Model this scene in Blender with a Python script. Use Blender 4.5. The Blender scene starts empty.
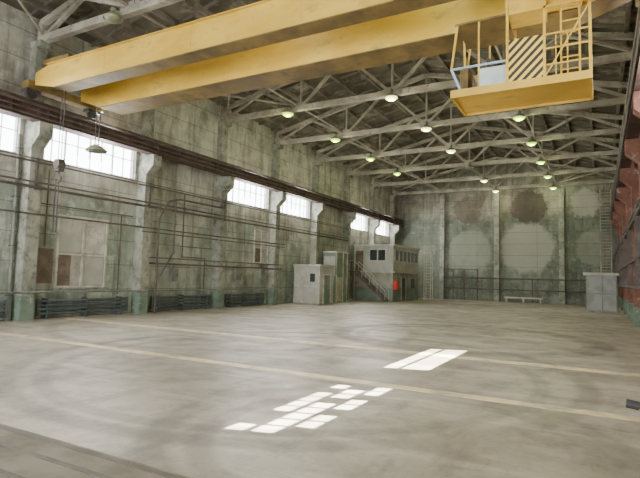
import bpy, math, random
from mathutils import Vector, Matrix
random.seed(4)
SC=bpy.context.scene
# ------------------------------------------------------------------ materials
def _nt(name):
    m=bpy.data.materials.new(name); m.use_nodes=True
    nt=m.node_tree; b=nt.nodes['Principled BSDF']
    return m,nt,b
def N(nt,t,**kw):
    n=nt.nodes.new(t)
    for k,v in kw.items(): setattr(n,k,v)
    return n
def coords(nt,scale=(1,1,1)):
    tc=N(nt,'ShaderNodeTexCoord'); mp=N(nt,'ShaderNodeMapping')
    mp.inputs['Scale'].default_value=scale
    nt.links.new(tc.outputs['Object'],mp.inputs['Vector']); return mp.outputs[0]
def noise(nt,vec,scale,detail=6,rough=.6):
    n=N(nt,'ShaderNodeTexNoise'); n.inputs['Scale'].default_value=scale
    n.inputs['Detail'].default_value=detail; n.inputs['Roughness'].default_value=rough
    nt.links.new(vec,n.inputs['Vector']); return n.outputs['Fac']
def ramp(nt,fac,a,b,ca=(0,0,0,1),cb=(1,1,1,1)):
    r=N(nt,'ShaderNodeValToRGB'); e=r.color_ramp.elements
    e[0].position=a; e[1].position=b; e[0].color=ca; e[1].color=cb
    nt.links.new(fac,r.inputs[0]); return r.outputs[0]
def c4(c): return (c[0],c[1],c[2],1)
def mix(nt,f,a,b,mode='MIX'):
    m=N(nt,'ShaderNodeMix',data_type='RGBA',blend_type=mode)
    for s,v in ((m.inputs[0],f),(m.inputs[6],a),(m.inputs[7],b)):
        if isinstance(v,(tuple,list)): s.default_value=c4(v)
        elif isinstance(v,(int,float)): s.default_value=v
        else: nt.links.new(v,s)
    return m.outputs[2]
def math_(nt,op,a,b=None,c=None):
    m=N(nt,'ShaderNodeMath',operation=op)
    for i,v in enumerate((a,b,c)):
        if v is None: continue
        if isinstance(v,(int,float)): m.inputs[i].default_value=v
        else: nt.links.new(v,m.inputs[i])
    return m.outputs[0]
def bump(nt,b,h,s,d=.02):
    n=N(nt,'ShaderNodeBump'); n.inputs['Strength'].default_value=s; n.inputs['Distance'].default_value=d
    nt.links.new(h,n.inputs['Height']); nt.links.new(n.outputs[0],b.inputs['Normal'])
def pmat(name,c1,c2,scale=1.5,rough=.8,thr=(.42,.6),c3=None,t3=(.6,.66),s3=3,metal=0,bs=.2,stretch=(1,1,1),spec=None):
    m,nt,b=_nt(name); v=coords(nt,stretch)
    col=ramp(nt,noise(nt,v,scale,8),thr[0],thr[1],c4(c1),c4(c2))
    if c3: col=mix(nt,ramp(nt,noise(nt,v,s3,10,.7),*t3),col,c3)
    nt.links.new(col,b.inputs['Base Color'])
    b.inputs['Roughness'].default_value=rough; b.inputs['Metallic'].default_value=metal
    if bs: bump(nt,b,noise(nt,v,scale*6,4),bs)
    return m
def emit(name,c,s):
    m,nt,b=_nt(name); b.inputs['Base Color'].default_value=c4(c)
    b.inputs['Emission Color'].default_value=c4(c); b.inputs['Emission Strength'].default_value=s
    return m
def wallmat(name,upper,upper2,lower,lower2,zsplit,axis,peel=(.5,.47,.40),dark=(.07,.065,.05),dk=.85,light=None,blot=.2,patch=None):
    m,nt,b=_nt(name); v=coords(nt); vs=coords(nt,(1,1,.22)); vd=coords(nt,(1,1,.07))
    sx=N(nt,'ShaderNodeSeparateXYZ'); nt.links.new(v,sx.inputs[0]); z=sx.outputs[2]; a=sx.outputs[axis]
    n1=noise(nt,v,.55,8,.65); n2=noise(nt,v,1.7,10,.7); n3=noise(nt,vs,1.1,8,.65); n4=noise(nt,v,.33,10,.7); n5=noise(nt,vd,3.2,6,.6)
    up=ramp(nt,n1,.42,.6,c4(upper),c4(upper2)); lo=ramp(nt,n1,.4,.62,c4(lower),c4(lower2))
    zz=math_(nt,'ADD',z,math_(nt,'MULTIPLY',math_(nt,'SUBTRACT',n3,.5),3.0))
    f=ramp(nt,math_(nt,'MULTIPLY',zz,.05),(zsplit-.25)*.05,(zsplit+.25)*.05)
    col=mix(nt,f,lo,up)
    col=mix(nt,math_(nt,'MULTIPLY',ramp(nt,n2,.56,.62),.6),col,peel)
    if light: col=mix(nt,math_(nt,'MULTIPLY',ramp(nt,n4,.54,.58),.7),col,light)
    col=mix(nt,math_(nt,'MULTIPLY',ramp(nt,n3,.48,.72),dk),col,dark)
    col=mix(nt,math_(nt,'MULTIPLY',ramp(nt,n5,.54,.70),.55),col,dark)
    col=mix(nt,math_(nt,'MULTIPLY',ramp(nt,noise(nt,v,.8,9,.7),.52,.62),blot),col,dark)
    if patch:
        for (pa,pz,pr,pc,ps) in patch:
            da=math_(nt,'SUBTRACT',a,pa); dz=math_(nt,'SUBTRACT',z,pz)
            d=math_(nt,'SQRT',math_(nt,'ADD',math_(nt,'MULTIPLY',da,da),math_(nt,'MULTIPLY',dz,dz)))
            d=math_(nt,'ADD',d,math_(nt,'MULTIPLY',math_(nt,'SUBTRACT',n2,.5),2.0))
            col=mix(nt,math_(nt,'MULTIPLY',ramp(nt,math_(nt,'DIVIDE',d,pr*1.3),.66,.78,(1,1,1,1),(0,0,0,1)),ps),col,pc)
    jz=math_(nt,'LESS_THAN',math_(nt,'FRACT',math_(nt,'DIVIDE',z,1.2)),.03)
    ja=math_(nt,'LESS_THAN',math_(nt,'FRACT',math_(nt,'DIVIDE',math_(nt,'ADD',a,96-.4),6.0)),.006)
    j=math_(nt,'MAXIMUM',jz,ja)
    col=mix(nt,math_(nt,'MULTIPLY',j,.6),col,(.06,.06,.05))
    nt.links.new(col,b.inputs['Base Color']); b.inputs['Roughness'].default_value=.85
    bump(nt,b,math_(nt,'SUBTRACT',n2,j),.25,.03)
    return m
def floormat():
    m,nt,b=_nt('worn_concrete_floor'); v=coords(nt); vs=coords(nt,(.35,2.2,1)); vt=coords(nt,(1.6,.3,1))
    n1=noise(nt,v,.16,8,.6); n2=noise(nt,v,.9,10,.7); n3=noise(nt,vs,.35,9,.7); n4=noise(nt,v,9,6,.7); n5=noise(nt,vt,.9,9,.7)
    col=ramp(nt,n1,.38,.62,(.30,.265,.205,1),(.55,.51,.42,1))
    col=mix(nt,math_(nt,'MULTIPLY',ramp(nt,n2,.46,.66),.7),col,(.20,.175,.135))
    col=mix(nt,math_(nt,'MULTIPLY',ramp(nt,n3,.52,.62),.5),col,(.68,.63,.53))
    col=mix(nt,math_(nt,'MULTIPLY',ramp(nt,n5,.54,.66),.55),col,(.17,.15,.12))
    col=mix(nt,math_(nt,'MULTIPLY',ramp(nt,n4,.54,.70),.5),col,(.18,.16,.13))
    sx=N(nt,'ShaderNodeSeparateXYZ'); nt.links.new(v,sx.inputs[0])
    for cx,cy,r,wd,st in ((-4.5,19.5,4.6,.22,.75),(-4.3,19.4,4.0,.16,.6),(-6.5,11.0,6.3,.13,.5),(-6.4,10.6,5.4,.10,.45),(-2.6,6.6,3.0,.14,.5),(-2.4,6.5,2.5,.10,.4),(-13,17,7,.14,.4)):
        dx=math_(nt,'SUBTRACT',sx.outputs[0],cx); dy=math_(nt,'SUBTRACT',sx.outputs[1],cy)
        d=math_(nt,'SQRT',math_(nt,'ADD',math_(nt,'MULTIPLY',dx,dx),math_(nt,'MULTIPLY',dy,dy)))
        d=math_(nt,'ABSOLUTE',math_(nt,'SUBTRACT',d,r))
        rg=ramp(nt,d,wd,wd*2.2,(1,1,1,1),(0,0,0,1))
        col=mix(nt,math_(nt,'MULTIPLY',math_(nt,'MULTIPLY',rg,ramp(nt,n1,.38,.52)),st),col,(.13,.115,.09))
    vo=N(nt,'ShaderNodeTexVoronoi'); vo.inputs['Scale'].default_value=.45; nt.links.new(v,vo.inputs['Vector'])
    dd=math_(nt,'ADD',vo.outputs['Distance'],math_(nt,'MULTIPLY',n2,.25))
    col=mix(nt,math_(nt,'MULTIPLY',ramp(nt,dd,.20,.27,(1,1,1,1),(0,0,0,1)),.55),col,(.12,.11,.09))
    nt.links.new(col,b.inputs['Base Color'])
    rr=N(nt,'ShaderNodeMapRange'); rr.inputs[3].default_value=.32; rr.inputs[4].default_value=.62
    nt.links.new(n2,rr.inputs[0]); rr.inputs[1].default_value=.35; rr.inputs[2].default_value=.7
    nt.links.new(rr.outputs[0],b.inputs['Roughness'])
    bump(nt,b,n4,.12,.01)
    return m
def stripemat():
    m,nt,b=_nt('hazard_stripe_paint'); v=coords(nt)
    sx=N(nt,'ShaderNodeSeparateXYZ'); nt.links.new(v,sx.inputs[0])
    s=math_(nt,'ADD',math_(nt,'ADD',sx.outputs[0],sx.outputs[1]),math_(nt,'MULTIPLY',sx.outputs[2],-1.0))
    f=math_(nt,'GREATER_THAN',math_(nt,'FRACT',math_(nt,'MULTIPLY',s,4.6)),.5)
    col=mix(nt,f,(.80,.56,.08),(.02,.02,.02)); nt.links.new(col,b.inputs['Base Color'])
    b.inputs['Roughness'].default_value=.55; return m
def streakmat():
    m,nt,b=_nt('painted_light_streak'); v=coords(nt)  # bands of reflected light painted as a mottled cream colour
    n=noise(nt,v,1.4,10,.7)
    col=ramp(nt,n,.42,.64,(.95,.80,.48,1),(.46,.41,.30,1))
    nt.links.new(col,b.inputs['Base Color']); b.inputs['Roughness'].default_value=.45; return m
def brick(name,c1,c2,mo,sc=3):
    m,nt,b=_nt(name); v=coords(nt)
    sx=N(nt,'ShaderNodeSeparateXYZ'); nt.links.new(v,sx.inputs[0])
    cb=N(nt,'ShaderNodeCombineXYZ'); nt.links.new(sx.outputs[1],cb.inputs[0]); nt.links.new(sx.outputs[2],cb.inputs[1])
    t=N(nt,'ShaderNodeTexBrick'); t.inputs['Scale'].default_value=sc
    t.inputs['Color1'].default_value=c4(c1); t.inputs['Color2'].default_value=c4(c2); t.inputs['Mortar'].default_value=c4(mo)
    nt.links.new(cb.outputs[0],t.inputs['Vector'])
    col=mix(nt,ramp(nt,noise(nt,v,1.1,8),.5,.66),t.outputs[0],(.30,.26,.22))
    nt.links.new(col,b.inputs['Base Color']); b.inputs['Roughness'].default_value=.9; return m

FLOOR=floormat(); STREAK=streakmat(); STRIPE=stripemat()
WL=wallmat('peeling_wall_paint',(.34,.34,.28),(.53,.53,.46),(.265,.31,.25),(.40,.44,.37),5.6,1,peel=(.61,.60,.52),light=(.55,.56,.49),dk=.7,blot=.3)
WB=wallmat('end_wall_paint',(.21,.20,.155),(.33,.325,.265),(.13,.155,.12),(.20,.225,.175),8.9,0,peel=(.32,.32,.265),dk=.65,light=(.26,.28,.225),blot=.45,
  patch=[(-6.6,5.6,2.8,(.37,.375,.315),.8),(-12.3,5.4,2.3,(.30,.31,.255),.65),(-6.4,9.9,1.9,(.07,.055,.042),.8),(-.3,5.6,1.9,(.29,.30,.24),.6),(-1.2,10.0,1.4,(.44,.43,.38),.6),(-12.6,9.8,1.6,(.12,.09,.065),.6)])
BRICK=brick('old_brick',(.22,.085,.06),(.14,.06,.045),(.17,.14,.12))
CONC=pmat('column_concrete',(.22,.23,.185),(.35,.36,.30),1.2,.85,c3=(.09,.085,.07),t3=(.50,.70))
COLR=pmat('column_red_brown_paint',(.15,.065,.045),(.23,.105,.075),1.2,.8,c3=(.34,.28,.24),t3=(.58,.64))
COLG=pmat('column_green_base',(.12,.18,.135),(.19,.25,.195),1.6,.8,c3=(.35,.35,.3),t3=(.58,.63))
TRUS=pmat('truss_whitewash',(.29,.27,.215),(.46,.43,.35),1.5,.85,c3=(.12,.108,.085),t3=(.50,.7))
ROOF=pmat('roof_slab_concrete',(.075,.066,.05),(.15,.132,.102),.35,.9,c3=(.33,.295,.225),t3=(.52,.66),s3=.6)
RIB=pmat('roof_rib_concrete',(.11,.098,.076),(.22,.196,.156),.8,.9)
RUST=pmat('rusty_crane_beam',(.06,.034,.027),(.11,.062,.05),1.5,.75,c3=(.18,.145,.125),t3=(.6,.68))
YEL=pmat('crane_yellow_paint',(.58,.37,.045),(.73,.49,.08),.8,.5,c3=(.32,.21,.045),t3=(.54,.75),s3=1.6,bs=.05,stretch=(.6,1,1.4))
YELB=pmat('crane_yellow_shaded',(.16,.108,.033),(.26,.175,.05),.7,.6,c3=(.085,.064,.03),t3=(.50,.7),s3=1.6,bs=.05)  # darker copy of the crane yellow, underside shade put into the colour
STEEL=pmat('dark_steel',(.06,.06,.06),(.11,.105,.10),3,.5,metal=.5)
TRACK=pmat('floor_track_steel',(.08,.065,.05),(.14,.115,.09),2,.6)
TRACKC=pmat('floor_track_bed',(.16,.14,.11),(.26,.235,.19),1.2,.8)
PIPE=pmat('old_pipe_paint',(.075,.062,.054),(.13,.11,.098),2,.6)
PIPEG=pmat('grey_green_pipe',(.15,.17,.145),(.24,.255,.22),2,.6)
RADI=pmat('radiator_paint',(.06,.085,.085),(.11,.135,.135),3,.6)
WHITE=pmat('old_white_paint',(.44,.43,.37),(.62,.61,.54),2,.7,c3=(.24,.23,.19),t3=(.56,.7))
FRAME=pmat('window_frame_paint',(.45,.46,.46),(.6,.62,.62),3,.6)
BOARD=pmat('boarding',(.30,.295,.25),(.42,.41,.36),2,.8,c3=(.2,.17,.13),t3=(.6,.64))
REDB=pmat('rotten_board',(.13,.10,.075),(.21,.165,.13),2,.8)
BOOTH=pmat('booth_panel',(.36,.37,.32),(.47,.47,.41),1,.7,c3=(.23,.24,.20),t3=(.58,.7))
BOOTHG=pmat('booth_green_panel',(.15,.205,.155),(.22,.275,.215),1,.7)
CREAM=pmat('cabin_grey_plaster',(.24,.24,.20),(.36,.355,.30),1,.8,c3=(.15,.145,.12),t3=(.54,.68))
RED=pmat('red_paint',(.55,.03,.02),(.65,.05,.04),3,.5)
GREY=pmat('kiosk_grey_paint',(.24,.25,.24),(.32,.33,.32),1.5,.6)
BLUE=pmat('cab_blue_frame',(.30,.42,.52),(.40,.52,.60),3,.5)
DARKG=pmat('dark_glass',(.03,.04,.04),(.05,.06,.06),1,.15,bs=0)
SKYG=pmat('cab_glass',(.40,.48,.50),(.55,.62,.64),1,.2,bs=0)
LAMPON=emit('lamp_glow',(.62,.95,.05),2.3)
LAMPWH=emit('lamp_glow_white',(.95,.97,.35),3.6)
LAMPSH=pmat('lamp_shade_metal',(.20,.23,.14),(.28,.31,.20),3,.4,metal=.3)

# ------------------------------------------------------------------ mesh builder
class M:
    def __init__(s,name): s.n=name; s.v=[]; s.f=[]; s.mi=[]; s.ms=[]; s.sm=[]
    def _m(s,m):
        if m not in s.ms: s.ms.append(m)
        return s.ms.index(m)
    def add(s,vs,fs,m,smooth=False):
        o=len(s.v); s.v+= [tuple(v) for v in vs]
        k=s._m(m)
        for f in fs: s.f.append(tuple(o+i for i in f)); s.mi.append(k); s.sm.append(smooth)
    def box(s,x0,x1,y0,y1,z0,z1,m):
        vs=[(x,y,z) for x in(x0,x1) for y in(y0,y1) for z in(z0,z1)]
        s.add(vs,[(0,1,3,2),(4,6,7,5),(0,4,5,1),(2,3,7,6),(0,2,6,4),(1,5,7,3)],m)
    def prism(s,prof,axis,a,b,m):
        n=len(prof)
        def P(p,t):
            if axis=='x': return (t,p[0],p[1])
            if axis=='y': return (p[0],t,p[1])
            return (p[0],p[1],t)
        vs=[P(p,a) for p in prof]+[P(p,b) for p in prof]
        fs=[tuple(range(n))[::-1],tuple(range(n,2*n))]+[(i,(i+1)%n,n+(i+1)%n,n+i) for i in range(n)]
        s.add(vs,fs,m)
    def beam(s,p,q,w,h,m,up=(0,0,1)):
        p=Vector(p);q=Vector(q);d=(q-p).normalized();u=Vector(up)
        if abs(d.dot(u))>.99: u=Vector((0,1,0))
        r=d.cross(u).normalized(); u=r.cross(d).normalized()
        vs=[]
        for e in(p,q):
            for a,b in((-1,-1),(1,-1),(1,1),(-1,1)): vs.append(e+r*a*w/2+u*b*h/2)
        s.add(vs,[(3,2,1,0),(4,5,6,7),(0,1,5,4),(1,2,6,5),(2,3,7,6),(3,0,4,7)],m)
    def cyl(s,p,q,r,m,seg=10,r2=None):
        p=Vector(p);q=Vector(q);d=(q-p).normalized();u=Vector((0,0,1))
        if abs(d.dot(u))>.99: u=Vector((0,1,0))
        a=d.cross(u).normalized(); b=a.cross(d).normalized(); r2=r if r2 is None else r2
        vs=[]
        for e,rr in((p,r),(q,r2)):
            for i in range(seg):
                t=2*math.pi*i/seg; vs.append(e+(a*math.cos(t)+b*math.sin(t))*rr)
        s.add(vs,[(i,(i+1)%seg,seg+(i+1)%seg,seg+i) for i in range(seg)],m,True)
        s.add(vs[:seg],[tuple(range(seg))[::-1]],m); s.add(vs[seg:],[tuple(range(seg))],m)
    def path(s,pts,r,m,seg=8):
        for a,b in zip(pts[:-1],pts[1:]): s.cyl(a,b,r,m,seg)
    def lathe(s,c,prof,m,seg=16):
        vs=[];n=len(prof)
        for i in range(seg):
            t=2*math.pi*i/seg
            for r,z in prof: vs.append((c[0]+r*math.cos(t),c[1]+r*math.sin(t),c[2]+z))
        fs=[]
        for i in range(seg):
            j=(i+1)%seg
            for k in range(n-1): fs.append((i*n+k,j*n+k,j*n+k+1,i*n+k+1))
        s.add(vs,fs,m,True)
    def done(s):
        me=bpy.data.meshes.new(s.n); me.from_pydata(s.v,[],s.f); 
        for m in s.ms: me.materials.append(m)
        for p,k,sm in zip(me.polygons,s.mi,s.sm): p.material_index=k; p.use_smooth=sm
        me.update(); o=bpy.data.objects.new(s.n,me); SC.collection.objects.link(o); return o

# ------------------------------------------------------------------ hall dimensions (metres)
XL,XR,YB,YF=-20.9,2.07,56.0,-12.0
COLY=[12.4+6*i for i in range(-4,8)]       # -11.6 .. 54.4
WZ0,WZ1=6.82,8.38
RZ=8.12
XM=(XL+XR)/2; EAVE=12.75; RIDGE=15.3
def roofz(x): return EAVE+(RIDGE-EAVE)*(1-abs(x-XM)/((XR-XL)/2))

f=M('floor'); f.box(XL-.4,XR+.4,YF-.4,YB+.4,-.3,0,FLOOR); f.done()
l=M('floor_light_streak'); l.box(-20.2,1.8,13.95,14.4,0,.004,STREAK); l.done()  # light streaks across the floor, laid as thin coloured strips
l=M('floor_light_streak'); l.box(-20.2,1.8,9.40,9.72,0,.004,STREAK); l.done()
l=M('floor_rail_track')
l.box(-20.2,-2.5,3.0,4.1,0,.004,TRACKC)
for y0,y1 in((3.97,4.05),(3.60,3.67),(3.15,3.20)): l.box(-20.2,-2.5,y0,y1,0,.012,TRACK)
l.done()

def wall_side(name,x0,x1,mat,bays,z0=WZ0,z1=WZ1):
    w=M(name); w.box(x0,x1,YF-.4,YB+.4,0,z0,mat); w.box(x0,x1,YF-.4,YB+.4,z1,EAVE+.2,mat)
    y=YF-.4
    for (a,b) in bays:
        w.box(x0,x1,y,a,z0,z1,mat); y=b
    w.box(x0,x1,y,YB+.4,z0,z1,mat); return w.done()
def bay(i): return (COLY[i]+.45,COLY[i+1]-.45)
lb=[bay(i) for i in (1,3,4,6,7,9,10)]
rb=[(7.6,11.1),(13.4,17.4)]
RW0,RW1=6.58,8.0
wall_side('wall_left',XL-.4,XL,WL,lb)
wall_side('wall_right',XR,XR+.2,BRICK,rb,RW0,RW1)
gable=[(XL,0),(XR,0),(XR,EAVE+.1),(XM,RIDGE+.1),(XL,EAVE+.1)]
w=M('wall_back'); w.prism(gable,'y',YB,YB+.4,WB); w.done()
w=M('wall_front')
w.box(XL,-17,YF-.4,YF,0,EAVE+.1,WL); w.box(-2,XR,YF-.4,YF,0,EAVE+.1,WL)
w.prism([(XL,EAVE+.1),(XR,EAVE+.1),(XM,RIDGE+.1)],'y',YF-.4,YF,WL); w.box(-17,-2,YF-.4,YF,9,EAVE+.1,WL); w.done()

def window(n,xa,a,b,nm,z0=WZ0,z1=WZ1):
    w=M('window_%d'%n); x0,x1=xa-.04,xa+.04
    w.box(x0,x1,a,b,z0,z0+.06,FRAME); w.box(x0,x1,a,b,z1-.06,z1,FRAME)
    for k in range(nm+1):
        y=a+(b-a)*k/nm; t=.03 if k%2==0 else .012
        w.box(x0,x1,max(a,y-t),min(b,y+t),z0,z1,FRAME)
    zm=z0+(z1-z0)*.62; w.box(x0,x1,a,b,zm-.015,zm+.015,FRAME); w.done()
def window_patched(n,xa,a,b,z0,z1,cols,rows,closed):
    w=M('window_%d'%n); x0,x1=xa-.02,xa+.02
    for k in range(cols+1):
        y=a+(b-a)*k/cols; w.box(x0,x1,max(a,y-.03),min(b,y+.03),z0,z1,FRAME)
    for r in range(rows+1):
        z=z0+(z1-z0)*r/rows; w.box(x0,x1,a,b,max(z0,z-.04),min(z1,z+.04),FRAME)
    for (k,r) in closed:
        w.box(x0+.005,x1-.005,a+(b-a)*k/cols,a+(b-a)*(k+1)/cols,z0+(z1-z0)*r/rows,z0+(z1-z0)*(r+1)/rows,STEEL)
    w.done()
n=1
for a,b in lb: window(n,XL-.2,a,b,8); n+=1
window_patched(n,XR+.1,*rb[0],RW0,RW1,9,3,[(0,0),(3,0),(1,2),(2,2),(6,0),(8,1),(7,2),(5,1)]); n+=1
window(n,XR+.1,*rb[1],2,RW0,RW1); n+=1

c=M('ceiling')
for sx in(-1,1):
    xe=XM+sx*(XR-XL)/2+sx*.4; ze=EAVE-.08
    c.prism([(xe,ze+.0),(XM,RIDGE),(XM,RIDGE+.3),(xe,ze+.3)],'y',YF-.4,YB+.4,ROOF)
    L=(XR-XL)/2
    k=0
    while k*1.5<L-.2:
        x=XM+sx*(k*1.5+.02 if k else .1); z=roofz(x); k+=1
        c.beam((x,YF,z-.12),(x,YB,z-.12),.16,.28,RIB)
    for i in range(0,46):
        y=YF+1.5*i
        if y>YB: break
        c.beam((XM,y,RIDGE-.06),(XM+sx*L,y,EAVE-.06),.10,.14,RIB)
c.done()

def column(side,y):
    o=M('column'); s=1 if side=='L' else -1; xw=XL if side=='L' else XR
    m=CONC if side=='L' else COLR
    def bx(d0,d1,y0,y1,z0,z1,m):
        a,b=xw+s*d0,xw+s*d1; o.box(min(a,b),max(a,b),y0,y1,z0,z1,m)
    bx(0,.6,y-.28,y+.28,0,1.0,COLG); bx(0,.6,y-.28,y+.28,1.0,7.1,m)
    o.prism([(xw,7.1),(xw+s*.6,7.1),(xw+s*1.08,7.55),(xw+s*1.08,RZ-.02),(xw,RZ-.02)],'y',y-.28,y+.28,m)
    bx(0,.42,y-.24,y+.24,RZ-.02,11.35,m); bx(0,.7,y-.27,y+.27,11.35,11.62,m)
    o.done()
for y in COLY:
    column('L',y); column('R',y)
for x in(-15.3,-9.5,-3.3):
    o=M('end_wall_column'); o.box(x-.25,x+.25,YB-.4,YB,0,11.5,CONC); o.done()

for side,xc in(('L',XL+.85),('R',XR-.85)):
    o=M('crane_runway_beam'); z=RZ
    o.box(xc-.22,xc+.22,YF,YB-.1,z,z+.06,RUST); o.box(xc-.06,xc+.06,YF,YB-.1,z+.06,z+.64,RUST); o.box(xc-.22,xc+.22,YF,YB-.1,z+.64,z+.7,RUST)
    o.box(xc-.04,xc+.04,YF,YB-.1,z+.7,z+.82,STEEL)
    y=YF+.5
    while y<YB-.2: o.box(xc-.2,xc+.2,y-.02,y+.02,z+.06,z+.64,RUST); y+=1.5
    s=1 if side=='L' else -1
    for dz,dx,r in((z+.12,.27,.04),(z+.34,.27,.035),(z+.56,.29,.05)):
        o.cyl((xc+s*dx,YF,dz),(xc+s*dx,YB-.2,dz),r,PIPE,6)
    o.done()

def truss(y):
    t=M('roof_truss'); zb=11.75; xa,xb=XL+.35,XR-.35; nP=8
    t.beam((xa,y,zb),(xb,y,zb),.26,.30,TRUS)
    zt=lambda x: roofz(x)-.34
    t.beam((xa,y,zt(xa)),(XM,y,zt(XM)),.24,.24,TRUS); t.beam((XM,y,zt(XM)),(xb,y,zt(xb)),.24,.24,TRUS)
    t.box(xa-.12,xa+.12,y-.12,y+.12,zb,zt(xa),TRUS); t.box(xb-.12,xb+.12,y-.12,y+.12,zb,zt(xb),TRUS)
    xs=[xa+(xb-xa)*i/nP for i in range(nP+1)]
    for i in (2,4,6): t.beam((xs[i],y,zb),(xs[i],y,zt(xs[i])),.10,.10,TRUS)
    for i in range(nP):
        p,q=((xs[i],zb),(xs[i+1],zt(xs[i+1]))) if i%2==0 else ((xs[i],zt(xs[i])),(xs[i+1],zb))
        t.beam((p[0],y,p[1]),(q[0],y,q[1]),.15,.15,TRUS)
    for i in range(0,nP+1,2): t.box(xs[i]-.3,xs[i]+.3,y-.02,y+.02,zb+.1,zb+.38,TRUS)
    t.done()
for y in COLY: truss(y)
b=M('roof_bracing')
for x in(-15.2,-3.7):
    b.beam((x,COLY[0],11.92),(x,COLY[-1],11.92),.08,.08,TRUS)
for i in(3,5,10):
    for xa,xb in((XL+.5,-15.2),(-3.7,XR-.5)):
        b.beam((xa,COLY[i],11.9),(xb,COLY[i+1],11.9),.08,.08,TRUS); b.beam((xb,COLY[i],11.9),(xa,COLY[i+1],11.9),.08,.08,TRUS)
b.done()

def pl(name,loc,e,col,r=.15):
    d=bpy.data.lights.new(name,'POINT'); d.energy=e; d.color=col; d.shadow_soft_size=r
    o=bpy.data.objects.new(name,d); o.location=loc; SC.collection.objects.link(o); return o
for yi,y in enumerate(COLY[1:]):
    for xi,x in enumerate((-15.6,-9.3,-3.9)):
        if y>45 and xi==0 : continue
        k=M('high_bay_lamp')
        unlit=(y<20 and xi==0) or (y>40 and xi==1 and y<45)
        k.cyl((0,0,.50),(0,0,.36),.02,STEEL,6); k.cyl((0,0,.24),(0,0,.40),.10,LAMPSH,10)
        k.beam((0,-.02,.46),(0,.24,.46),.05,.05,STEEL)
        k.lathe((0,0,0),[(.10,.26),(.24,.14),(.36,0),(.34,0),(.12,.2)],LAMPSH)
        k.lathe((0,0,0),[(.32,.05),(.28,-.05),(.16,-.12),(0,-.14)],LAMPSH if unlit else (LAMPWH if xi==1 else LAMPON),14)
        o=k.done(); o.location=(x,y-.40,11.36)
        if not unlit:
            p=pl('lamp_light',(0,0,-.3),120,(1,.92,.64) if xi==1 else (.95,1,.55)); p.parent=o

# ------------------------------------------------------------------ overhead crane
cr=bpy.data.objects.new('overhead_bridge_crane',None); SC.collection.objects.link(cr)
def child(m,p,name=None):
    o=m.done(); o.parent=p; return o
xa,xb=-19.75,1.0
GT=10.12
for nm,y0,y1,ZB,ZT in(('girder_near',11.7,12.3,9.15,GT),('girder_far',13.75,14.8,8.98,GT)):
    g=M(nm)
    prof=[(xa,9.45),(xa+1.4,ZB),(xb-1.4,ZB),(xb,9.45),(xb,9.95),(xb-.8,ZT),(xa+.8,ZT),(xa,9.95)]
    n_=len(prof)
    vs=[(p[0],y0+.05,p[1]) for p in prof]+[(p[0],y1-.05,p[1]) for p in prof]
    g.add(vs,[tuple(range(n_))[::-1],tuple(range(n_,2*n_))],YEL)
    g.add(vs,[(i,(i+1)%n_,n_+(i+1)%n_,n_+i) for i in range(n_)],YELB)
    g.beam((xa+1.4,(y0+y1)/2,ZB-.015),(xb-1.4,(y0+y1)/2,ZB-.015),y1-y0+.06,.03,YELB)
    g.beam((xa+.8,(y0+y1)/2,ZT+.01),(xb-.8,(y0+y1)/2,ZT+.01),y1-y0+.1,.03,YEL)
    g.box(xa+1,xb-1,(y0+y1)/2-.04,(y0+y1)/2+.04,ZT+.02,ZT+.1,STEEL)
    for i in range(1,5):
        x=xa+(xb-xa)*i/5; g.box(x-.008,x+.008,y0+.04,y0+.056,ZB,ZT,YEL)
    child(g,cr)
for nm,xc in(('end_carriage_left',XL+.85),('end_carriage_right',XR-.85)):
    g=M(nm); g.box(xc-.16,xc+.32 if xc<0 else xc+.16,11.5,15.0,9.3,9.6,YELB)
    if xc>0: g.box(xc-.32,xc-.16,11.5,15.0,9.3,9.6,YELB)
    for y in(11.8,14.6):
        g.cyl((xc-.09,y,RZ+.82+.22),(xc+.09,y,RZ+.82+.22),.22,STEEL,18)
        g.box(xc-.2,xc+.2,y-.3,y+.3,9.18,9.3,STEEL)
    child(g,cr)
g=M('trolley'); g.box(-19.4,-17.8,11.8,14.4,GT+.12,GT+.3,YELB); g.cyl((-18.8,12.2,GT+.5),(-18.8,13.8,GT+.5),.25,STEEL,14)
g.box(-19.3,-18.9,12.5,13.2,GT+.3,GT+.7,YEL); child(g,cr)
g=M('hook_block'); hx,hy,hz=-19.35,12.75,6.35
for dx in(-.1,.1): g.cyl((hx+dx,hy,GT+.15),(hx+dx,hy,hz+.2),.018,STEEL,6)
g.box(hx-.16,hx+.16,hy-.12,hy+.12,hz-.25,hz+.25,PIPE); g.cyl((hx-.0,hy-.15,hz+.05),(hx,hy+.15,hz+.05),.2,PIPE,16)
pts=[Vector((hx+.16*math.cos(t),hy,hz-.55+.16*math.sin(t))) for t in [math.radians(a) for a in range(90,-181,-30)]]
g.path([(hx,hy,hz-.2)]+[tuple(p) for p in pts],.045,PIPE,8)
for dx in(-.14,.05):
    g.path([(hx+dx,hy,hz-.7),(hx+dx-.03,hy,4.8),(hx+dx,hy,3.6)],.026,STEEL,6)
child(g,cr)
g=M('crane_floodlight'); lx,ly=-18.9,14.1
g.cyl((lx-.12,ly,9.2),(lx-.12,ly,7.45),.025,PIPE,6); g.cyl((lx+.12,ly,9.2),(lx+.12,ly,7.45),.025,PIPE,6)
g.lathe((lx,ly,7.2),[(.08,.32),(.2,.25),(.45,.06),(.43,0),(.1,.08),(0,.08)],LAMPSH,18); child(g,cr)
ZB=9.0
g=M('operator_cab'); z0=6.88; X0,X1,Y0,Y1=-3.35,-.1,12.9,14.5
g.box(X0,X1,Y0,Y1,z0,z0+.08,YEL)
g.box(X0,X1,Y0-.02,Y0+.03,z0-.06,z0+.14,YEL); g.box(X0,X1,Y1-.03,Y1+.02,z0-.06,z0+.14,YEL)
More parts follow.
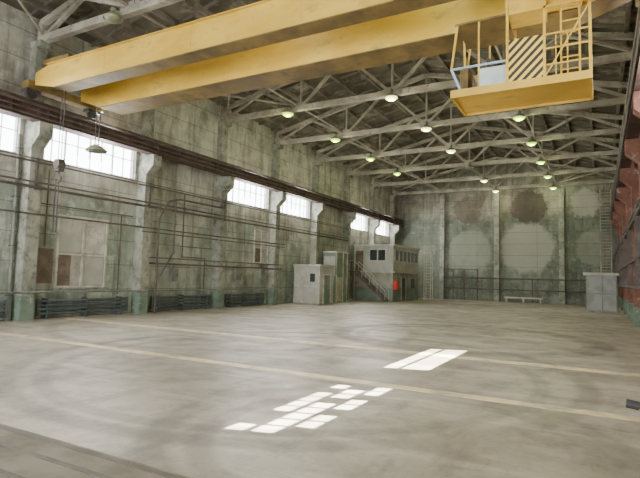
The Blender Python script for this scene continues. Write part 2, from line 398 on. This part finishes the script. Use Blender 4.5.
g.box(X1-.05,X1+.01,Y0,Y1,z0-.06,z0+.14,YEL); g.box(X0-.01,X0+.05,Y0,Y1,z0-.06,z0+.14,YEL)
g.box(-1.95,-1.12,Y0-.01,Y0+.02,z0+.14,8.08,STRIPE)
g.box(X1-.03,X1,Y0+.7,Y1,z0+.14,7.9,STRIPE)
for x in(-1.95,-1.1,X1-.03): g.beam((x,Y0,z0),(x,Y0,10.2),.06,.06,YEL)
g.beam((-1.95,Y0,10.0),(X1,Y0,10.0),.07,.07,YEL); g.beam((-1.95,Y0,8.75),(X1,Y0,8.75),.06,.06,YEL)
g.beam((-1.1,Y0,7.0),(X1,Y0,8.7),.03,.03,YEL)
for x in(X0+.03,-1.95,X1-.03): g.beam((x,Y1,z0),(x,Y1-.26,ZB+.02),.06,.06,YEL)
for z in(7.3,7.7,8.05): g.beam((-1.1,Y0,z),(X1,Y0,z),.035,.035,YEL); g.beam((X1-.03,Y0,z),(X1-.03,Y1,z),.035,.035,YEL)
for x in(-.85,-.6,-.35): g.beam((x,Y0,z0),(x,Y0,8.05),.025,.025,YEL)
for x in(-.75,-.35): g.beam((x,Y0+.2,z0),(x,Y0+.2,10.4),.045,.045,YEL)
for i in range(11): g.beam((-.75,Y0+.2,7.2+i*.3),(-.35,Y0+.2,7.2+i*.3),.03,.03,YEL)
gx0,gx1=X0,-1.95; top=8.75
for y in(Y0+.05,Y1-.05):
    g.beam((gx0+.25,y,z0+.1),(gx0,y,7.6),.06,.06,BLUE); g.beam((gx0,y,7.6),(gx0+.15,y,top),.05,.05,YEL); g.beam((gx1,y,z0),(gx1,y,top),.05,.05,YEL)
    g.beam((gx0,y,7.6),(gx1,y,7.6),.05,.05,BLUE); g.beam((gx0+.7,y,z0),(gx0+.7,y,top),.04,.04,YEL)
g.beam((gx0,Y0+.05,7.6),(gx0,Y1-.05,7.6),.05,.05,BLUE)
g.box(gx0+.7,gx1,Y0+.04,Y0+.06,z0+.1,7.5,SKYG)
g.box(gx0+.1,gx1,Y0,Y1,top,top+.05,YELB)
g.box(-2.9,-2.5,13.5,13.95,z0+.08,z0+.5,STEEL); g.box(-2.55,-2.47,13.5,13.95,z0+.5,z0+1.1,STEEL); g.box(-3.2,-3.0,13.3,14.2,z0+.08,z0+.85,YELB)
g.box(-2.0,-1.1,12.9,13.7,8.75,9.7,YEL); g.box(-1.95,-.3,Y0+.3,Y0+.6,8.9,10.3,YEL)
child(g,cr)

# ------------------------------------------------------------------ wall services (left)
xw=XL+.66
p=M('wall_pipe')
for z,r in((5.45,.06),(5.66,.04)): p.cyl((xw,YF+.1,z),(xw,42,z),r,PIPE,8)
p.cyl((xw,YF+.1,4.35),(xw,31.3,4.35),.04,PIPE,8); p.cyl((xw,18,4.15),(xw,31.3,4.15),.03,PIPE,8)
p.cyl((xw,YF+.1,6.5),(xw,42,6.5),.04,PIPE,8); p.cyl((xw,YF+.1,6.62),(xw,42,6.62),.025,PIPE,8)
p.cyl((xw,18.6,2.55),(xw,31,2.55),.05,PIPE,8); p.cyl((xw,18.6,2.85),(xw,31,2.85),.03,PIPE,8)
p.cyl((xw,YF+.1,1.15),(xw,31,1.15),.045,PIPEG,8)
for y in COLY[:9]:
    p.box(XL+.61,xw+.02,y-.04,y+.04,5.36,6.68,PIPE)
    if y<31: p.box(XL+.61,xw+.02,y-.04,y+.04,1.1,1.2,PIPE)
p.done()
for i,y in enumerate((11.9,18.95,25.0,30.9)):
    p=M('drain_pipe'); x=XL+.12; p.path([(x,y,7.6),(x,y,3.2),(x,y+.02,.0)],.07,PIPEG,10)
    for z in(1,3,5,7): p.box(XL+.002,x+.09,y-.09,y+.09,z,z+.04,PIPE)
    p.done()
p=M('riser_pipe'); p.path([(XL+.8,18.95,.0),(XL+.8,18.95,4.9),(XL+.8,19.6,5.9),(XL+.8,20.4,6.1),(XL+.8,24.2,6.1)],.05,PIPE); p.done()
p=M('riser_pipe'); p.path([(XL+.8,19.2,1.9),(XL+.8,20.1,3.2),(XL+.8,20.1,6.1)],.035,PIPE); p.done()
p=M('cable_conduit'); p.path([(XL+.06,13.3,6.4),(XL+.06,13.3,3.1)],.03,PIPE); p.path([(XL+.06,12.7,4.9),(XL+.06,17.9,4.9)],.03,PIPE); p.path([(XL+.06,17.2,4.9),(XL+.06,17.2,1.0)],.03,PIPE); p.done()
p=M('cable_conduit'); p.path([(XL+.06,21.5,6.6),(XL+.06,21.5,3.0),(XL+.06,23.4,3.0),(XL+.06,23.4,1.0)],.03,PIPE); p.path([(XL+.06,21.3,3.6),(XL+.06,24,3.6)],.025,PIPE); p.done()

def radiator(y0,y1):
    r=M('pipe_radiator'); x=XL+.3
    for z in(.22,.40,.58,.76): 
        r.cyl((x,y0,z),(x,y1,z),.065,RADI,10)
    for y in(y0,y1): r.box(x-.05,x+.05,y-.04,y+.04,.15,.84,RADI)
    for y in(y0+.4,(y0+y1)/2,y1-.4): r.box(XL+.002,x+.08,y-.03,y+.03,0,.86,RADI)
    r.done()
for a,b_ in((7.0,11.7),(13.0,17.6),(19.2,23.7),(25.2,29.3)): radiator(a,b_)

def lower_window(n,y0,y1,z0,z1):
    w=M('window_%d'%n); x=XL+.002; zs=z0+(z1-z0)*.46
    w.box(x,x+.03,y0,y1,z0,z1,BOARD)
    w.box(x,x+.036,y0+.08,y0+.7,z0,zs,REDB)
    for k in range(3):
        y=y0+(y1-y0)*k/2; w.box(x,x+.09,y-.05,y+.05,z0-.05,z1+.05,WHITE)
    for z in(z0,zs,z1): w.box(x,x+.08,y0,y1,z-.04,z+.04,WHITE)
    w.box(x,x+.045,(y0+y1)/2+.1,y1-.1,zs+.1,z1-.1,WHITE); w.box(x,x+.04,y0+.1,(y0+y1)/2-.1,zs+.1,z1-.1,BOOTH)
    w.box(x,x+.04,(y0+y1)/2+.1,y1-.1,z0+.1,zs-.1,BOOTH)
    w.box(x,x+.16,y0-.1,y1+.1,z0-.12,z0-.04,CONC)
    w.done()
lower_window(20,13.9,16.4,1.35,4.5)
lower_window(21,8.0,10.4,1.35,4.5)
lower_window(22,28.4,30.0,2.95,5.2)
p=M('plywood_panel'); p.box(XL+.002,XL+.04,12.75,13.75,1.5,3.0,REDB); p.done()
for i,(y,z) in enumerate(((20.6,1.6),(26.3,1.7),(29.0,1.8))):
    e=M('electrical_box'); e.box(XL+.002,XL+.22,y,y+.5,z,z+.75,GREY); e.box(XL+.22,XL+.24,y+.03,y+.47,z+.03,z+.72,PIPEG)
    e.cyl((XL+.1,y+.25,z+.75),(XL+.1,y+.25,z+1.0),.025,PIPE,6); e.box(XL+.24,XL+.26,y+.38,y+.42,z+.3,z+.42,STEEL); e.done()

# ------------------------------------------------------------------ booth by the left wall
b=M('control_booth'); X0,X1,Y0,Y1=XL+.8,-17.9,32.5,34.7
b.box(X0,X1,Y0,Y1,0,.12,CONC); b.box(X0,X1,Y0,Y1,.12,2.85,BOOTH); b.box(X0,X1+.15,Y0-.15,Y1+.1,2.85,2.97,WHITE)
for x in(X0+.05,-19.4,X1-.05): b.box(x-.04,x+.04,Y0-.03,Y0,.12,2.85,WHITE)
b.box(X0,X1,Y0-.03,Y0,1.35,1.42,WHITE)
b.box(X1,X1+.04,Y0+.6,Y0+1.55,.12,2.2,BOOTHG); b.box(X1,X1+.06,Y0+.5,Y0+.6,.12,2.3,WHITE); b.box(X1,X1+.06,Y0+1.55,Y0+1.65,.12,2.3,WHITE); b.box(X1,X1+.06,Y0+.5,Y0+1.65,2.2,2.3,WHITE)
b.box(X1+.04,X1+.1,Y0+1.4,Y0+1.45,1.1,1.16,STEEL)
b.box(-18.7,-18.3,Y0-.04,Y0-.01,1.7,2.3,DARKG)
b.done()
b=M('storage_cabinet'); X0,X1,Y0,Y1=XL+.8,-18.9,37.0,39.2
b.box(X0,X1,Y0,Y1,0,4.1,BOOTHG); b.box(X0,X1+.1,Y0-.1,Y1+.1,4.1,4.2,WHITE)
for y in(Y0+.1,Y0+1.3,Y1-.1): b.box(X1,X1+.04,y-.05,y+.05,0,4.1,WHITE)
b.box(X0+.1,X1-.1,Y0-.02,Y0,2.2,3.8,BOOTH); b.box(X1,X1+.03,Y0+.2,Y0+1.1,.1,2.1,BOOTH); b.done()

b=M('mezzanine_cabin'); X0,X1,Y0,Y1=XL+.72,-16.3,43.2,50.5
b.box(X0,X1,Y0,Y1,0,2.6,CREAM); b.box(X0,X1+.2,Y0-.1,Y1+.1,2.6,2.74,BOOTH)
b.box(X0,X1,Y0,Y1,2.74,5.05,BOOTH); b.box(X0,X1+.15,Y0-.15,Y1+.15,5.05,5.2,WHITE)
b.box(X0,X1+.01,Y0-.015,Y0,0,1.2,BOOTHG); b.box(X1,X1+.015,Y0,Y1,0,1.2,BOOTHG)
# upper window band
b.box(X1,X1+.02,Y0+.4,Y1-.4,3.7,4.7,DARKG)
for k in range(7):
    y=Y0+.4+(Y1-Y0-.8)*k/6; b.box(X1,X1+.06,y-.06,y+.06,3.65,4.75,WHITE)
b.box(X1,X1+.06,Y0+.4,Y1-.4,3.62,3.72,WHITE); b.box(X1,X1+.06,Y0+.4,Y1-.4,4.68,4.78,WHITE)
b.box(X1,X1+.03,Y0+2.2,Y0+3.4,0,2.15,DARKG); b.box(X1,X1+.05,Y0+2.1,Y0+2.2,0,2.25,WHITE); b.box(X1,X1+.05,Y0+3.4,Y0+3.5,0,2.25,WHITE)
b.box(X1,X1+.04,Y0+5.0,Y0+6.0,1.2,2.1,DARKG)
b.box(-20.0,-19.2,Y0-.03,Y0,2.74,4.6,REDB)
for x in(-20.04,-19.16): b.box(x-.04,x+.04,Y0-.06,Y0,2.74,4.7,WHITE)
b.box(-18.6,-17.0,Y0-.02,Y0,3.7,4.7,DARKG)
for x in(-18.6,-17.8,-17.0): b.box(x-.05,x+.05,Y0-.06,Y0,3.65,4.75,WHITE)
for z in(3.67,4.73): b.box(-18.6,-17.0,Y0-.06,Y0,z-.05,z+.05,WHITE)
b.done()
s=M('steel_staircase'); n_=13; xa,xb=-19.6,-16.6; 
s.box(-20.15,-19.5,42.0,43.05,2.62,2.70,PIPE)
for y in(42.1,42.98):
    s.beam((xa,y,2.6),(xb,y,0.08),.05,.2,REDB)
    s.beam((xa,y,3.6),(xb,y,1.0),.05,.05,WHITE)
    for k in range(5):
        t=k/4; x=xa+(xb-xa)*t; z=2.6*(1-t); s.beam((x,y,z),(x,y,z+1.0),.04,.04,WHITE)
for k in range(n_):
    t=(k+.5)/n_; x=xa+(xb-xa)*t; z=2.6*(1-t); s.box(x-.13,x+.13,42.1,42.98,z-.02,z+.02,REDB)
s.beam((-20.1,42.1,3.65),(-19.6,42.1,3.65),.04,.04,WHITE)
for x in(-20.1,-19.6): s.beam((x,42.1,0),(x,42.1,3.65),.05,.05,WHITE)
s.done()
fb=M('fire_hose_box'); fb.box(-16.28,-16.0,43.3,44.0,1.1,1.9,RED); fb.box(-16.0,-15.98,43.36,43.94,1.16,1.84,RED); fb.done()
t=M('access_ladder')
for y in(51.2,51.9): 
    for x in(-15.9,-15.2): t.beam((x,y,0),(x,y,4.9),.07,.07,WHITE)
for i in range(16): t.beam((-15.9,51.2,.3+i*.3),(-15.2,51.2,.3+i*.3),.035,.035,WHITE)
t.beam((-15.9,51.2,4.9),(-15.9,51.9,4.9),.07,.07,WHITE); t.beam((-15.2,51.2,4.9),(-15.2,51.9,4.9),.07,.07,WHITE); t.done()

# ------------------------------------------------------------------ end wall things
p=M('end_wall_pipe')
for z,r in((2.4,.06),(1.25,.06)): p.cyl((-15,YB-.5,z),(XR-.7,YB-.5,z),r,PIPE,8)
p.cyl((-15,YB-.5,3.3),(-11.4,YB-.5,3.3),.04,PIPE,8)
for x in(-15.0,-14.0,-12.8,-11.4): p.cyl((x,YB-.5,0),(x,YB-.5,3.3),.05,PIPE,8)
for x in(-6,-.5): p.cyl((x,YB-.5,0),(x,YB-.5,2.4),.05,PIPE,8)
p.done()
p=M('low_bench'); p.box(-8.6,-5.0,54.7,55.3,.42,.55,WHITE)
for x in(-8.4,-6.8,-5.2): p.box(x-.06,x+.06,54.8,55.2,0,.42,WHITE)
p.done()
p=M('wall_ladder')
for x in(.1,1.0): p.beam((x,YB-.35,3.2),(x,YB-.35,11.2),.10,.10,TRUS)
for i in range(26): p.beam((.1,YB-.35,3.4+i*.3),(1.0,YB-.35,3.4+i*.3),.06,.06,TRUS)
for z in(4,7,10): p.box(.1,.16,YB-.35,YB,z,z+.05,PIPE); p.box(.94,1.0,YB-.35,YB,z,z+.05,PIPE)
for z in range(5,11): 
    p.path([(.0,YB-.35,z),(.0,YB-1.0,z),(1.1,YB-1.0,z),(1.1,YB-.35,z)],.035,TRUS,6)
p.done()
k=M('reception_kiosk'); X0,X1,Y0,Y1=-1.0,1.2,42.7,44.4
k.box(X0+.1,X1-.1,Y0+.1,Y1,0,2.75,GREY); k.box(X0-.1,X1+.0,Y0-.1,Y1+.1,2.75,2.93,WHITE); k.box(X0,X1,Y0,Y1,0,.15,CONC)
for x in(X0+.1,.15,X1-.15): k.box(x-.03,x+.03,Y0+.06,Y0+.1,.15,2.75,PIPEG)
k.box(X0+.1,X1-.1,Y0+.07,Y0+.1,1.35,1.42,PIPEG); k.done()

p=M('wall_pipe')
for z,r in((2.0,.07),(3.2,.05),(5.0,.08),(5.3,.05)): p.cyl((XR-.72,3.9,z),(XR-.72,YB-.6,z),r,PIPE,8)
for y in COLY[3:]: p.box(XR-.8,XR-.61,y-.04,y+.04,1.9,5.4,PIPE)
p.done()
p=M('lever_valve_stand')
p.cyl((.95,4.75,0),(.95,4.75,1.22),.04,STEEL,10); p.cyl((.95,4.75,0),(.95,4.75,.03),.14,STEEL,14)
p.cyl((.98,4.75,1.15),(.2,4.8,1.15),.022,STEEL,8); p.cyl((.26,4.8,1.15),(.17,4.8,1.16),.035,STEEL,10); p.cyl((.32,4.8,1.08),(.32,4.8,1.24),.02,STEEL,8)
p.done()

# ------------------------------------------------------------------ lights
wd=bpy.data.worlds.new('sky'); SC.world=wd; wd.use_nodes=True
bg=wd.node_tree.nodes['Background']; bg.inputs[0].default_value=(.93,.96,1,1); bg.inputs[1].default_value=14.0
sd=bpy.data.lights.new('sun','SUN'); sd.energy=110; sd.angle=.006; sd.color=(1,.95,.84)
so=bpy.data.objects.new('sun',sd); so.rotation_euler=Vector((-6.1,-1.85,-7.2)).to_track_quat('-Z','Y').to_euler(); SC.collection.objects.link(so)
def area(name,loc,direction,sx,sy,e,col):
    d=bpy.data.lights.new(name,'AREA'); d.shape='RECTANGLE'; d.size=sx; d.size_y=sy; d.energy=e; d.color=col
    o=bpy.data.objects.new(name,d); o.location=loc; o.rotation_euler=Vector(direction).to_track_quat('-Z','Z').to_euler(); SC.collection.objects.link(o)
area('added_front_fill',(-9.5,YF+.3,4.6),(0,1,-.05),14.5,8.6,900,(1,.97,.90))  # added fill light in an invented opening behind the camera
for a,b_ in lb:
    area('window_daylight',(XL-.02,(a+b_)/2,(WZ0+WZ1)/2),(1,0,-.6),b_-a,1.4,1100,(1,.97,.90))
for a,b_ in rb:
    area('window_daylight',(XR-.02,(a+b_)/2,(RW0+RW1)/2),(-1,0,-.5),b_-a,1.1,600,(1,.96,.87))

# ------------------------------------------------------------------ camera
cd=bpy.data.cameras.new('camera'); co=bpy.data.objects.new('camera',cd); SC.collection.objects.link(co)
X=Vector((920,13,507)).normalized(); Y=Vector((280,-45,-507)).normalized(); Z=X.cross(Y).normalized(); X=Y.cross(Z).normalized()
R=Matrix((X,Y,Z))
co.matrix_world=Matrix.Translation((0,0,2.1))@R.to_4x4()
cd.sensor_width=36; cd.lens=507/640*36; cd.clip_start=.1; cd.clip_end=300
SC.camera=co
